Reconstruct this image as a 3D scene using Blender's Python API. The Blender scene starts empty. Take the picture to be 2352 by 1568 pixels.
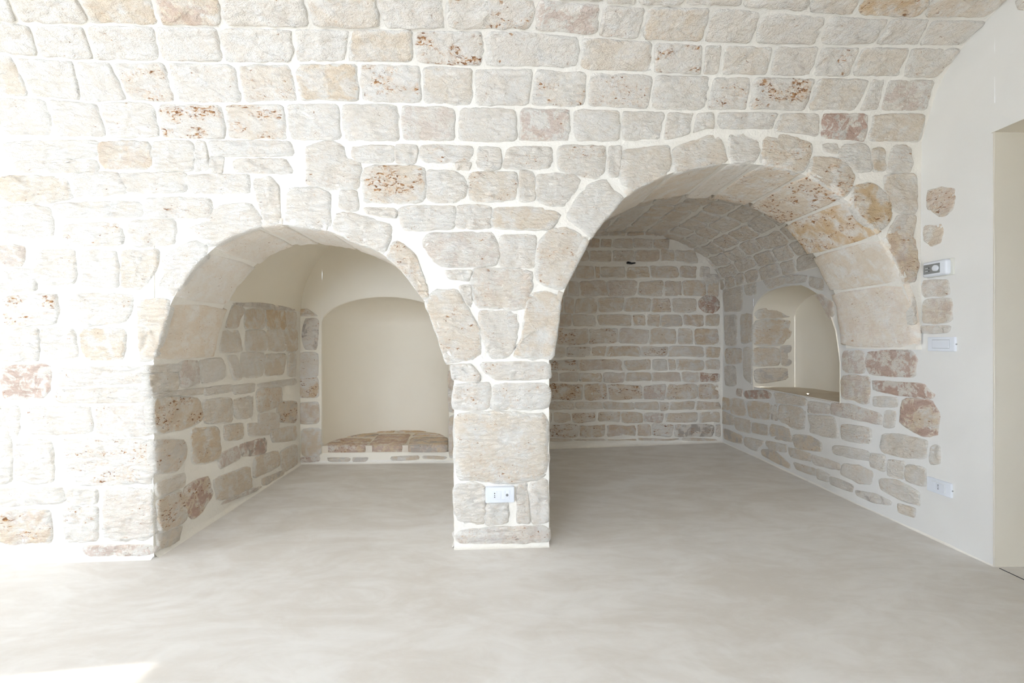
import bpy, math, random
from mathutils import Vector, noise
random.seed(7)
scene = bpy.context.scene
COL = scene.collection
H = 1.08            # camera height above the floor
F = 1045.0          # focal length in pixels of the 2352 px wide frame
CX, CY = 1176.0, 784.0

# ------------------------------------------------------------------ camera, world, sun, lights, exposure
cam_d = bpy.data.cameras.new('camera'); cam_d.sensor_width = 36; cam_d.lens = F/2352*36
cam_d.clip_start = 0.01
cam = bpy.data.objects.new('camera', cam_d); COL.objects.link(cam)
cam.location = (0, 0, H); cam.rotation_euler = (math.pi/2, 0, 0)
scene.camera = cam

world = bpy.data.worlds.new('sky'); scene.world = world; world.use_nodes = True
bg = world.node_tree.nodes['Background']
bg.inputs[0].default_value = (0.725, 0.835, 1.0, 1); bg.inputs[1].default_value = 21.2

sd = bpy.data.lights.new('sun', 'SUN'); sd.energy = 9.0; sd.angle = 0.009; sd.color = (1, 0.96, 0.90)
sun = bpy.data.objects.new('sun', sd); COL.objects.link(sun); sun.location = (-8, -1, 6)
sun.rotation_euler = Vector((0.99, 0.157, -0.507)).to_track_quat('-Z', 'Y').to_euler()

def portal(name, loc, direction, sx, sy):
    d = bpy.data.lights.new(name, 'AREA'); d.shape = 'RECTANGLE'; d.size = sx; d.size_y = sy
    d.cycles.is_portal = True
    o = bpy.data.objects.new(name, d); COL.objects.link(o); o.location = loc
    o.rotation_euler = Vector(direction).to_track_quat('-Z', 'Z').to_euler()
portal('daylight_portal_garden_door', (-5.91, .48, 1.22), (1, 0, 0), .8, 2.5)
portal('daylight_portal_added_opening', (-1.85, -2.72, 1.43), (0, 1, 0), 2.4, 1.4)  # rear opening is unseen, added to brighten the alcoves

vs = scene.view_settings
vs.view_transform = 'Standard'; vs.look = 'None'; vs.gamma = 1; vs.use_curve_mapping = False
vs.exposure = 0.0
scene.cycles.max_bounces = 7; scene.cycles.diffuse_bounces = 7; scene.cycles.glossy_bounces = 2
scene.cycles.adaptive_threshold = .05; scene.cycles.adaptive_min_samples = 20
scene.cycles.use_light_tree = False
scene.cycles.sample_clamp_indirect = 8

# ------------------------------------------------------------------ materials
def nt(name):
    m = bpy.data.materials.new(name); m.use_nodes = True
    t = m.node_tree; b = t.nodes['Principled BSDF']
    return m, t, b
def N(t, kind, **kw):
    n = t.nodes.new(kind)
    for k, v in kw.items():
        if k.startswith('i_'): n.inputs[int(k[2:]) if k[2:].isdigit() else k[2:]].default_value = v
        else: setattr(n, k, v)
    return n
def noise_n(t, vec, scale, detail=5, rough=.55, dist=0.0):
    n = N(t, 'ShaderNodeTexNoise'); n.inputs['Scale'].default_value = scale; n.inputs['Detail'].default_value = detail
    n.inputs['Roughness'].default_value = rough; n.inputs['Distortion'].default_value = dist
    t.links.new(vec, n.inputs['Vector']); return n.outputs['Fac']
def ramp(t, v, a, b):
    n = N(t, 'ShaderNodeMapRange'); n.interpolation_type = 'SMOOTHSTEP'
    n.inputs['From Min'].default_value = a; n.inputs['From Max'].default_value = b
    t.links.new(v, n.inputs['Value']); return n.outputs['Result']
def mth(t, op, a, b):
    n = N(t, 'ShaderNodeMath'); n.operation = op
    for i, x in enumerate((a, b)):
        if isinstance(x, (int, float)): n.inputs[i].default_value = x
        else: t.links.new(x, n.inputs[i])
    return n.outputs[0]
def mix(t, f, a, b):
    n = N(t, 'ShaderNodeMix'); n.data_type = 'RGBA'
    if isinstance(f, (int, float)): n.inputs[0].default_value = f
    else: t.links.new(f, n.inputs[0])
    for i, x in ((6, a), (7, b)):
        if isinstance(x, tuple): n.inputs[i].default_value = x + (1,)
        else: t.links.new(x, n.inputs[i])
    return n.outputs[2]
def attr(t, name):
    n = N(t, 'ShaderNodeAttribute'); n.attribute_type = 'OBJECT'; n.attribute_name = name
    return n.outputs['Fac']

def make_stone_mat(name, rough_relief=1.0):
    m, t, b = nt(name)
    tc = N(t, 'ShaderNodeTexCoord').outputs['Object']
    oi = N(t, 'ShaderNodeObjectInfo').outputs['Random']
    # shift the pattern per stone so neighbours do not continue each other's grain
    sh = N(t, 'ShaderNodeVectorMath'); sh.operation = 'MULTIPLY_ADD'
    cmb = N(t, 'ShaderNodeCombineXYZ')
    for i in range(3): t.links.new(oi, cmb.inputs[i])
    t.links.new(cmb.outputs[0], sh.inputs[0]); sh.inputs[1].default_value = (17.3, 9.1, 31.7); t.links.new(tc, sh.inputs[2])
    v = sh.outputs[0]
    st = N(t, 'ShaderNodeMapping'); st.inputs['Scale'].default_value = (1, 1, 2.3); t.links.new(v, st.inputs[0]); vs_ = st.outputs[0]
    n_mid = noise_n(t, v, 13, 3, .6, .4)
    n_fine = noise_n(t, v, 62, 2, .7)
    n_low = noise_n(t, v, 4.5, 1, .5)
    col = mix(t, ramp(t, n_mid, .36, .66), (.88, .815, .725), (.905, .872, .815))
    tint = mix(t, ramp(t, oi, 0, 1), (.82, .745, .645), (.885, .85, .79))
    col = mix(t, mth(t, 'MULTIPLY', ramp(t, n_low, .35, .7), .5), col, tint)
    col = mix(t, mth(t, 'MULTIPLY', ramp(t, n_fine, .54, .72), .18), col, (.74, .62, .48))
    g1 = noise_n(t, vs_, 27, 5, .72, .35)
    col = mix(t, mth(t, 'MULTIPLY', ramp(t, g1, .44, .32), .24), col, (.70, .55, .40))  # tan hollows: small relief shadows put into the colour, with some dust
    n_blot = noise_n(t, v, 10, 4, .62, .5)
    oc = mth(t, 'MULTIPLY', attr(t, 'ochre'), ramp(t, n_blot, .36, .60))
    col = mix(t, oc, col, (.74, .55, .33))
    gr = mth(t, 'MULTIPLY', attr(t, 'grey'), ramp(t, n_blot, .54, .42))
    col = mix(t, gr, col, (.54, .48, .42))
    pk = mth(t, 'MULTIPLY', attr(t, 'pink'), ramp(t, noise_n(t, v, 15, 5, .72, .5), .46, .55))
    pcol = mix(t, n_mid, (.56, .37, .29), (.72, .56, .47))
    col = mix(t, pk, col, pcol)
    pits = noise_n(t, vs_, 42, 2, .6, .6)
    mask = ramp(t, noise_n(t, vs_, 8, 2, .55), .46, .60)
    lo = mth(t, 'SUBTRACT', .70, mth(t, 'MULTIPLY', attr(t, 'rust'), .185))
    pit = mth(t, 'MULTIPLY', mth(t, 'MULTIPLY', mth(t, 'SUBTRACT', pits, lo), 14.0), mask)
    cl = N(t, 'ShaderNodeClamp'); t.links.new(pit, cl.inputs[0]); pit = cl.outputs[0]
    halo = mth(t, 'MULTIPLY', mth(t, 'MULTIPLY', mask, attr(t, 'rust')), ramp(t, n_fine, .40, .62))
    col = mix(t, mth(t, 'MULTIPLY', halo, .45), col, (.72, .47, .27))
    rcol = mix(t, ramp(t, n_fine, .35, .65), (.27, .13, .065), (.56, .32, .16))
    col = mix(t, pit, col, rcol)
    ra = N(t, 'ShaderNodeAttribute'); ra.attribute_type = 'GEOMETRY'; ra.attribute_name = 'rim'
    lime = mth(t, 'ADD', ra.outputs['Fac'], mth(t, 'MULTIPLY', mth(t, 'SUBTRACT', n_mid, .5), 1.5))
    lime = ramp(t, mth(t, 'ADD', lime, mth(t, 'MULTIPLY', mth(t, 'SUBTRACT', n_fine, .5), .6)), .60, .84)
    keep = mth(t, 'SUBTRACT', 1.0, mth(t, 'MULTIPLY', mth(t, 'ADD', attr(t, 'pink'), attr(t, 'grey')), .6))
    col = mix(t, mth(t, 'MULTIPLY', mth(t, 'MULTIPLY', lime, .9), keep), col, (.89, .855, .79))
    t.links.new(col, b.inputs['Base Color'])
    b.inputs['Roughness'].default_value = 1.0; b.inputs['Specular IOR Level'].default_value = 0
    # relief: chisel gouges, grain and pits
    hgt = g1
    bp = N(t, 'ShaderNodeBump'); bp.inputs['Strength'].default_value = 1.0*rough_relief; bp.inputs['Distance'].default_value = .019
    t.links.new(hgt, bp.inputs['Height']); t.links.new(bp.outputs[0], b.inputs['Normal'])
    return m

def make_plaster(name, c1, c2, scale=9, bump=.4, dist=.004, rough=.9):
    m, t, b = nt(name)
    tc = N(t, 'ShaderNodeTexCoord').outputs['Object']
    col = mix(t, ramp(t, noise_n(t, tc, scale*.25, 2, .6, .5), .35, .65), c1, c2)
    t.links.new(col, b.inputs['Base Color'])
    b.inputs['Roughness'].default_value = rough; b.inputs['Specular IOR Level'].default_value = 0
    h = mth(t, 'ADD', noise_n(t, tc, scale, 4, .6, .3), mth(t, 'MULTIPLY', noise_n(t, tc, scale*9, 2, .6), .15))
    bp = N(t, 'ShaderNodeBump'); bp.inputs['Strength'].default_value = bump; bp.inputs['Distance'].default_value = dist
    t.links.new(h, bp.inputs['Height']); t.links.new(bp.outputs[0], b.inputs['Normal'])
    return m

M_STONE = make_stone_mat('limestone', 1.0)
M_SOFFIT = make_stone_mat('tooled limestone', .55)
M_MORTAR = make_plaster('lime mortar', (.88, .84, .765), (.90, .868, .80), 14, .7, .014)
M_WHITE = make_plaster('white lime plaster', (.79, .775, .74), (.82, .805, .77), 7, .3, .004)
M_CREAM = make_plaster('cream lime plaster', (.875, .815, .70), (.89, .835, .725), 6, .25, .004)

def make_floor():
    m, t, b = nt('polished microcement')
    tc = N(t, 'ShaderNodeTexCoord').outputs['Object']
    mp = N(t, 'ShaderNodeMapping'); mp.inputs['Scale'].default_value = (.8, 1.7, 1); mp.inputs['Rotation'].default_value = (0, 0, .25)
    t.links.new(tc, mp.inputs[0]); v = mp.outputs[0]
    a = noise_n(t, v, 1.6, 4, .62, 1.6)
    c = noise_n(t, v, 5.5, 4, .66, 1.2)
    f = ramp(t, mth(t, 'ADD', mth(t, 'MULTIPLY', a, .62), mth(t, 'MULTIPLY', c, .38)), .34, .66)
    col = mix(t, f, (.71, .665, .61), (.825, .80, .765))
    st = noise_n(t, v, 17, 4, .7, 1.5)
    col = mix(t, mth(t, 'MULTIPLY', ramp(t, st, .52, .70), .28), col, (.79, .77, .74))
    t.links.new(col, b.inputs['Base Color'])
    t.links.new(mth(t, 'ADD', mth(t, 'MULTIPLY', c, .22), .42), b.inputs['Roughness'])
    b.inputs['Specular IOR Level'].default_value = .35
    bp = N(t, 'ShaderNodeBump'); bp.inputs['Strength'].default_value = .12; bp.inputs['Distance'].default_value = .004
    t.links.new(mth(t, 'ADD', a, mth(t, 'MULTIPLY', st, .2)), bp.inputs['Height']); t.links.new(bp.outputs[0], b.inputs['Normal'])
    return m
M_FLOOR = make_floor()

def plain(name, col, rough=.5, metal=0.0, emit=None, es=0):
    m, t, b = nt(name)
    tc = N(t, 'ShaderNodeTexCoord').outputs['Object']
    c = mix(t, noise_n(t, tc, 40, 3), tuple(x*.97 for x in col), col)
    t.links.new(c, b.inputs['Base Color'])
    b.inputs['Roughness'].default_value = rough; b.inputs['Metallic'].default_value = metal
    if emit: b.inputs['Emission Color'].default_value = emit + (1,); b.inputs['Emission Strength'].default_value = es
    return m
M_PLASTIC = plain('white plastic', (.80, .83, .88), .35)
M_GREY = plain('grey plastic', (.25, .255, .25), .5)
M_DARK = plain('black plastic', (.03, .035, .04), .5)
M_OLDWHITE = plain('ivory plastic', (.70, .70, .64), .45)
M_IRON = plain('dark iron', (.05, .05, .055), .6, .6)
M_LAMP = plain('lit lamp glass', (1, .9, .7), .4, 0, (1, .82, .55), 40)
M_TERR = make_plaster('terrace stone', (.55, .52, .46), (.62, .59, .53), 3, .3, .01)
M_SLABJ = make_plaster('sill mortar', (.74, .66, .55), (.80, .73, .62), 20, .4, .006)

# ------------------------------------------------------------------ helpers
def V(x, y, z): return Vector((x, y, z + H))     # scene data is measured from camera height
def link(name, verts, faces, mat, parent=None, smooth=True, kind=None, label=None, cat=None, props=None, rim=None):
    me = bpy.data.meshes.new(name); me.from_pydata([tuple(v) for v in verts], [], faces); me.update()
    if smooth: me.shade_smooth()
    me.materials.append(mat)
    if rim:
        at = me.attributes.new('rim', 'FLOAT', 'POINT'); at.data.foreach_set('value', rim)
    o = bpy.data.objects.new(name, me); COL.objects.link(o)
    if parent: o.parent = parent
    if kind: o['kind'] = kind
    if label: o['label'] = label
    if cat: o['category'] = cat
    if props:
        for k, v in props.items(): o[k] = float(v)
    return o
def empty(name, loc, label, cat, group=None):
    o = bpy.data.objects.new(name, None); COL.objects.link(o); o.location = loc
    o['label'] = label; o['category'] = cat
    if group: o['group'] = group
    o.empty_display_size = .05
    bpy.context.view_layer.update()
    return o
def grid(rows):
    """rows: list of equally long vertex lists -> verts, quad faces"""
    n = len(rows[0]); vv = [p for r in rows for p in r]; ff = []
    for i in range(len(rows)-1):
        for j in range(n-1):
            a = i*n+j; ff.append((a, a+1, a+n+1, a+n))
    return vv, ff
def merge(*parts):
    vv, ff = [], []
    for v, f in parts:
        k = len(vv); vv += list(v); ff += [tuple(i+k for i in q) for q in f]
    return vv, ff
def lerp(a, b, t): return a+(b-a)*t
def interp(pts, x):
    if x <= pts[0][0]: 
        (x0, y0), (x1, y1) = pts[0], pts[1]
        return y0
    for (x0, y0), (x1, y1) in zip(pts, pts[1:]):
        if x <= x1: return y0+(y1-y0)*(x-x0)/(x1-x0)
    return pts[-1][1]
def catmull(pts, n):
    out = []
    P = [Vector(p) for p in pts]; P = [P[0]*2-P[1]] + P + [P[-1]*2-P[-2]]
    for i in range(1, len(P)-2):
        for k in range(n):
            t = k/n; a, b, c, d = P[i-1], P[i], P[i+1], P[i+2]
            out.append(.5*((2*b)+(c-a)*t+(2*a-5*b+4*c-d)*t*t+(3*b-a-3*c+d)*t**3))
    out.append(P[-2].copy())
    return out

# ---- surfaces of the place; each maps a viewing direction (or its own parameters) to a point on it
BF = .07
def yfront(X): return 2.4+BF*X
def s_front(x, y):
    dx, dz = (x-CX)/F, (CY-y)/F; Y = 2.4/(1-BF*dx); return Vector((dx*Y, Y, dz*Y))
def s_right(x, y):
    dx, dz = (x-CX)/F, (CY-y)/F; Y = 2.3514/(dx+.0181); return Vector((dx*Y, Y, dz*Y))
def xright(Y): return 2.3514-.0181*Y
def s_left(x, y):
    dx, dz = (x-CX)/F, (CY-y)/F; Y = -1.68/(dx+.0469); return Vector((dx*Y, Y, dz*Y))
def xleft(Y): return -1.68-.0469*Y
def s_backl(x, y):
    dx, dz = (x-CX)/F, (CY-y)/F; Y = 4.077/(1-.0327*dx); return Vector((dx*Y, Y, dz*Y))
def ybackl(X): return 4.077+.0327*X
def s_backr(x, y):
    dx, dz = (x-CX)/F, (CY-y)/F; Y = 4.53/(1-.157*dx); return Vector((dx*Y, Y, dz*Y))
def ybackr(X): return 4.53+.157*X
YJ = s_right(1731, 720).y-.004
def s_jamb(x, y):
    dx, dz = (x-CX)/F, (CY-y)/F; return Vector((dx*YJ, YJ, dz*YJ))
ZS = -.918
def s_sill(x, y):
    dx, dz = (x-CX)/F, (CY-y)/F; Y = ZS/dz; return Vector((dx*Y, Y, ZS))
# main vault profile (g = distance, h = height, both as a share of the wall distance)
prof = catmull([(1, .439, 0), (.985, .48, 0), (.956, .545, 0), (.91, .588, 0), (.8625, .611, 0), (.80, .630, 0), (.70, .652, 0),
                (.55, .674, 0), (.35, .69, 0), (.1, .695, 0), (-.2, .69, 0), (-.5, .665, 0), (-.75, .60, 0), (-.92, .51, 0), (-1.0, .40, 0)], 6)
prof = [(p[0], p[1]) for p in prof]
rat = [(h/g, g, h) for g, h in prof if g > .05]
def s_vault(x, y):
    dx, dz = (x-CX)/F, (CY-y)/F
    g, h = rat[0][1], rat[0][2]
    if dz > rat[0][0]:
        for (r0, g0, h0), (r1, g1, h1) in zip(rat, rat[1:]):
            if dz <= r1:
                t = (dz-r0)/(r1-r0); g = lerp(g0, g1, t); h = lerp(h0, h1, t); break
        else: g, h = rat[-1][1], rat[-1][2]
    else:
        h = dz*g
    Y = 2.4*g/(1-BF*dx*g); return Vector((dx*Y, Y, h/g*Y))
def vault_len():
    s = [0]
    for (a, b), (c, d) in zip(prof, prof[1:]): s.append(s[-1]+math.hypot(c-a, d-b)*2.4)
    return s
VL = vault_len()
def s_vault_sx(X, s):       # by arc length s along the profile
    for i in range(len(VL)-1):
        if s <= VL[i+1]: break
    t = (s-VL[i])/(VL[i+1]-VL[i]); g = lerp(prof[i][0], prof[i+1][0], t); h = lerp(prof[i][1], prof[i+1][1], t)
    k = yfront(X); return Vector((X, g*k, h*k))

# ---- stone builder: outline in the surface's own parameters -> a rough domed block set in the mortar
def chaikin(pts, r=.11, it=2):
    for _ in range(it):
        q = []
        for a, b in zip(pts, pts[1:]+pts[:1]):
            q.append((lerp(a[0], b[0], r), lerp(a[1], b[1], r))); q.append((lerp(a[0], b[0], 1-r), lerp(a[1], b[1], 1-r)))
        pts = q; r = .25
    return pts
def resample(pts, n):
    P = pts+[pts[0]]; L = [0]
    for a, b in zip(P, P[1:]): L.append(L[-1]+math.hypot(b[0]-a[0], b[1]-a[1]))
    out = []; j = 0
    for k in range(n):
        s = L[-1]*k/n
        while L[j+1] < s: j += 1
        t = (s-L[j])/max(1e-9, L[j+1]-L[j]); out.append((lerp(P[j][0], P[j+1][0], t), lerp(P[j][1], P[j+1][1], t)))
    return out
def stone_geo(poly, surf, high=.012, n=40, eps=1.0, aim=Vector((0, 0, 0)), rag=1.0, amp=.006, deep=.03, flat=False):
    pts = resample(chaikin([tuple(p) for p in poly]), n)
    cx = sum(p[0] for p in pts)/n; cy = sum(p[1] for p in pts)/n
    off = random.uniform(0, 90)
    tilt = (random.uniform(-.25, .25), random.uniform(-.25, .25))
    rings = [(1.045, -deep), (1.035, -.004), (1.005, .25*high), (.955, .75*high), (.88, .95*high), (.74, 1.0*high), (.54, 1.05*high), (.32, 1.0*high), (.14, 1.0*high)]
    vv = []
    wx = max(abs(p[0]-cx) for p in pts); wy = max(abs(p[1]-cy) for p in pts)
    def put(px, py, hh, k):
        p = surf(px, py)
        nn = (surf(px+eps, py)-p).cross(surf(px, py+eps)-p)
        if nn.length < 1e-12: nn = Vector((0, -1, 0))
        nn.normalize()
        if nn.dot(aim-p) < 0: nn = -nn
        if hh > 0:
            q = p*11+Vector((off, 0, 0))
            hh += noise.noise(q)*amp*.7 + noise.noise(q*2.9)*amp*.8 + noise.noise(q*6.5)*amp*.45
            hh += high*(tilt[0]*(px-cx)/max(wx, 1e-6)+tilt[1]*(py-cy)/max(wy, 1e-6))
            hh = max(hh, -.006)
        vv.append(Vector((p.x, p.y, p.z+H))+nn*hh)
    for k, (s, hh) in enumerate(rings):
        for i, (px, py) in enumerate(pts):
            w = 1+rag*.05*noise.noise(Vector((px*.05/eps+off, py*.05/eps, 3.0)))*(1.0 if k < 4 else .4)
            put(cx+(px-cx)*s*w, cy+(py-cy)*s*w, hh, k)
    put(cx, cy, high, 9)
    ff = []
    for k in range(len(rings)-1):
        for i in range(n):
            j = (i+1) % n; a = k*n
            ff.append((a+i, a+j, a+n+j, a+n+i))
    c = len(vv)-1; a = (len(rings)-1)*n
    for i in range(n): ff.append((a+i, a+(i+1) % n, c))
    return vv, ff
def rim_vals(n, count):
    r = []
    for v in (1, 1, .92, .72, .5, .3, .15, .05, 0): r += [v]*n
    return r+[0.0]
def stone(parent, poly, surf, props=None, name='stone', mat=None, **kw):
    v, f = stone_geo(poly, surf, **kw)
    pr = dict(rust=.08, pink=0, ochre=0, grey=0); pr.update(props or {})
    return link(name, v, f, mat or M_STONE, parent, props=pr, rim=rim_vals(kw.get('n', 40), 0))
CROP = {'A': (0, 0, 2.904), 'B': (780, 0, 2.904), 'C': (1552, 0, 2.904), 'D': (0, 500, 2.904), 'E': (780, 500, 2.904), 'G': (1552, 500, 2.904),
        'I': (0, 1028, 2.904), 'J': (1240, 430, 4), 'K': (1240, 700, 4), 'L': (1640, 560, 4), 'M': (1640, 880, 4), 'O': (330, 660, 4),
        'Q': (330, 900, 4), 'R': (720, 900, 4), 'P': (0, 0, 1)}
def parse(s):
    """'A r.4 o.2 : x y x y ...' -> polygon in frame pixels, stains"""
    head, body = s.split(':'); hd = head.split(); ox, oy, sc = CROP[hd[0]]
    pr = {{'r': 'rust', 'p': 'pink', 'o': 'ochre', 'g': 'grey'}[h[0]]: float(h[1:]) for h in hd[1:]}
    n = [float(v) for v in body.split()]
    return [(ox+n[i]/sc, oy+n[i+1]/sc) for i in range(0, len(n), 2)], pr
def grow_poly(p, g):
    cx = sum(q[0] for q in p)/len(p); cy = sum(q[1] for q in p)/len(p); o = []
    for x, y in p:
        d = math.hypot(x-cx, y-cy) or 1; o.append((x+(x-cx)/d*g*1.2, y+(y-cy)/d*g*1.2))
    return o
def stones(parent, text, surf, grow=3.0, **kw):
    for ln in text.strip().splitlines():
        if ':' in ln:
            p, pr = parse(ln.strip()); stone(parent, grow_poly(p, grow), surf, pr, **kw)
def row(parent, yt, yb, joints, surf, stains=None, gap=3.5, **kw):
    stains = stains or {}
    for i in range(len(joints)-1):
        (a, b), (c, d) = joints[i], joints[i+1]
        if c-a < 6: continue
        g = gap; top = []; bot = []
        for t in (0, .35, .7, 1):
            xt = lerp(a+g, c-g, t); xb = lerp(d-g, b+g, t)
            top.append((xt, interp(yt, xt)+g+random.uniform(-1.5, 1.5))); bot.append((xb, interp(yb, xb)-g+random.uniform(-1.5, 1.5)))
        stone(parent, top+bot, surf, stains.get(i), **kw)

# ------------------------------------------------------------------ big structure
ARL = catmull([(352, 832, 0), (370, 765, 0), (397, 688, 0), (440, 622, 0), (500, 563, 0), (560, 530, 0), (625, 516, 0), (690, 519, 0), (760, 532, 0),
               (830, 560, 0), (885, 588, 0), (940, 640, 0), (975, 692, 0), (1003, 760, 0), (1030, 836, 0)], 4)
ARR = catmull([(1266, 826, 0), (1271, 780, 0), (1280, 735, 0), (1292, 680, 0), (1312, 632, 0), (1345, 565, 0), (1385, 508, 0), (1434, 455, 0), (1480, 425, 0),
               (1540, 398, 0), (1600, 382, 0), (1668, 376, 0), (1740, 378, 0), (1800, 388, 0), (1845, 401, 0), (1895, 428, 0), (1941, 458, 0), (1985, 502, 0),
               (2017, 545, 0), (2050, 600, 0), (2072, 648, 0), (2092, 707, 0), (2104, 803, 0)], 3)
AL = [s_front(p.x, p.y) for p in ARL]; AR = [s_front(p.x, p.y) for p in ARR]
FL = -H
def wob(p, a=.004, s=3.0): return a*noise.noise(p*s)

# front wall (mortar face); columns of the face with the two arches cut out
def face_cols(cols, rows=14):
    """cols: (X, z_low); the face runs from z_low to the springing line of the vault"""
    out = []
    for X, zl in cols:
        zt = .439*yfront(X)+.12; c = []
        for k in range(rows+1):
            z = lerp(zl, zt, k/rows); p = Vector((X, yfront(X), z))
            c.append(V(X, yfront(X)-wob(p), z))
        out.append(c)
    return grid(out)
x0 = AL[0].x; x1 = AL[-1].x; x2 = AR[0].x; x3 = AR[-1].x
pl_, pr_ = s_front(1043, 900).x, s_front(1261, 900).x
parts = [face_cols([(lerp(-5.7, x0, k/40), FL) for k in range(41)], 24),
         face_cols([(p.x, p.z) for p in AL]),
         face_cols([(x1, AL[-1].z), (pl_, AL[-1].z)]),
         face_cols([(lerp(pl_, pr_, k/6), FL) for k in range(7)], 24),
         face_cols([(pr_, AR[0].z), (x2, AR[0].z)]),
         face_cols([(p.x, p.z) for p in AR]),
         face_cols([(x3, AR[-1].z), (2.36, AR[-1].z)])]
TL_, TR_ = .46, .56
def soff(A, i, v, T):       # point on the arch soffit
    p = A[i]; return Vector((p.x-.03*T*v, p.y+T*v, p.z))
def soffit_grid(A, T): return grid([[V(*soff(A, i, k/5*.92, T)) for k in range(6)] for i in range(len(A))])
parts.append(soffit_grid(AL, TL_)); parts.append(soffit_grid(AR, TR_))
# rear faces of the arch rings, inside the alcoves
def rear(A, T, ztop):
    return grid([[V(*soff(A, i, .92, T)), V(A[i].x-.03*T, A[i].y+T*.92, ztop)] for i in range(len(A))])
parts.append(rear(AL, TL_, 1.25)); parts.append(rear(AR, TR_, 1.35))
# sides of the pier and of the partition behind it
parts.append(grid([[V(pl_, yfront(pl_)+k*.5*0+lerp(0, 1.9, k/8), z) for z in (FL, -.6, AL[-1].z+.002, 1.25)] for k in range(9)]))
parts.append(grid([[V(pr_, yfront(pr_)+lerp(0, 2.3, k/8), z) for z in (FL, -.6, AR[0].z+.002, 1.35)] for k in range(9)]))
parts.append(grid([[V(x1, yfront(x1), AL[-1].z), V(pl_, yfront(pl_), AL[-1].z)], [V(x1-.014, yfront(x1)+.46, AL[-1].z), V(pl_, yfront(pl_)+.46, AL[-1].z)]]))
v, f = merge(*parts)
wall_front = link('wall_front', v, f, M_MORTAR, kind='structure', cat='wall',
                  label='white limestone rubble wall with two round arches and a square central pier')

# main vault
cols = []
for k in range(73):
    X = lerp(-5.75, 2.42, k/72)
    cols.append([V(X, g*yfront(X)-wob(Vector((X, g, h))), h*yfront(X)+wob(Vector((X, h, g)))) for g, h in prof])
v, f = grid(cols)
ceiling = link('ceiling', v, f, M_MORTAR, kind='structure', cat='ceiling', label='stone barrel vault of squared limestone courses curving over the arched wall')

# right wall: plaster; door opening and niche
RN = [s_right(*p) for p in ((1731, 720), (1734, 706), (1740, 695), (1752, 680), (1765, 670), (1785, 663), (1802, 659), (1822, 656), (1840, 655), (1857, 662), (1877, 675),
                            (1897, 700), (1910, 730), (1920, 760), (1926, 800), (1930, 835))]
NZ = -.425
NY0, NY1 = RN[-1].y, RN[0].y       # near and far edges of the niche
DY0, DY1, DZ = 1.15, 2.179, 1.003
def rcol(Y, zs): return [V(xright(Y)+wob(Vector((0, Y, z)), .006, 2.2), Y, z) for z in zs]
def zz(a, b, n): return [lerp(a, b, k/n) for k in range(n+1)]
def rseg(Ya, Yb, za, zb, n, m): return grid([rcol(lerp(Ya, Yb, k/n), zz(za, zb, m)) for k in range(n+1)])
parts = [rseg(-2.7, DY0, FL, 1.85, 20, 14), rseg(DY0, DY1, DZ, 1.85, 8, 6), rseg(DY1, NY0, FL, 1.85, 8, 20),
         rseg(NY0, NY1, FL, NZ, 10, 6), grid([rcol(p.y, zz(p.z, 1.85, 8)) for p in RN]), rseg(NY1, 5.1, FL, 1.85, 6, 14)]
wall_right = link('wall_right', *merge(*parts), M_WHITE, kind='structure', cat='wall',
                  label='right side wall in white plaster over exposed stones with doorway')
# door reveal and the space behind it
DX = 3.3
rv = [grid([[V(xright(DY1)-.006, DY1+.001, z), V(2.75, DY1+.012, z)] for z in zz(FL, DZ, 4)]),
      grid([[V(xright(DY0), DY0, z), V(2.75, DY0, z)] for z in zz(FL, DZ, 4)]),
      grid([[V(xright(DY0)-.006, DY0, DZ), V(2.75, DY0, DZ)], [V(xright(DY1)-.006, DY1+.012, DZ), V(2.75, DY1, DZ)]]),
      ]
door_reveal = link('door_1', *merge(*rv), M_CREAM, smooth=False, kind='structure', cat='doorway', label='plain plastered doorway reveal at the right edge of the room')
rb = [grid([[V(2.75, DY1, FL), V(2.75, DY1, 1.3)], [V(2.75, 3.0, FL), V(2.75, 3.0, 1.3)]]), grid([[V(2.75, DY0, FL), V(2.75, DY0, 1.3)], [V(2.75, 0.2, FL), V(2.75, 0.2, 1.3)]]),
      grid([[V(2.75, DY0, DZ), V(2.75, DY0, 1.3)], [V(2.75, DY1+.03, DZ), V(2.75, DY1+.03, 1.3)]]),
      grid([[V(2.75, 3, FL), V(2.75, 3, 1.3)], [V(4.2, 3, FL), V(4.2, 3, 1.3)], [V(4.2, .2, FL), V(4.2, .2, 1.3)], [V(2.75, .2, FL), V(2.75, .2, 1.3)]]),
      grid([[V(2.75, 3, 1.3), V(4.2, 3, 1.3)], [V(2.75, .2, 1.3), V(4.2, .2, 1.3)]])]
link('wall_passage', *merge(*rb), M_CREAM, smooth=False, kind='structure', cat='wall', label='plastered walls of the passage beyond the doorway')

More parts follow.
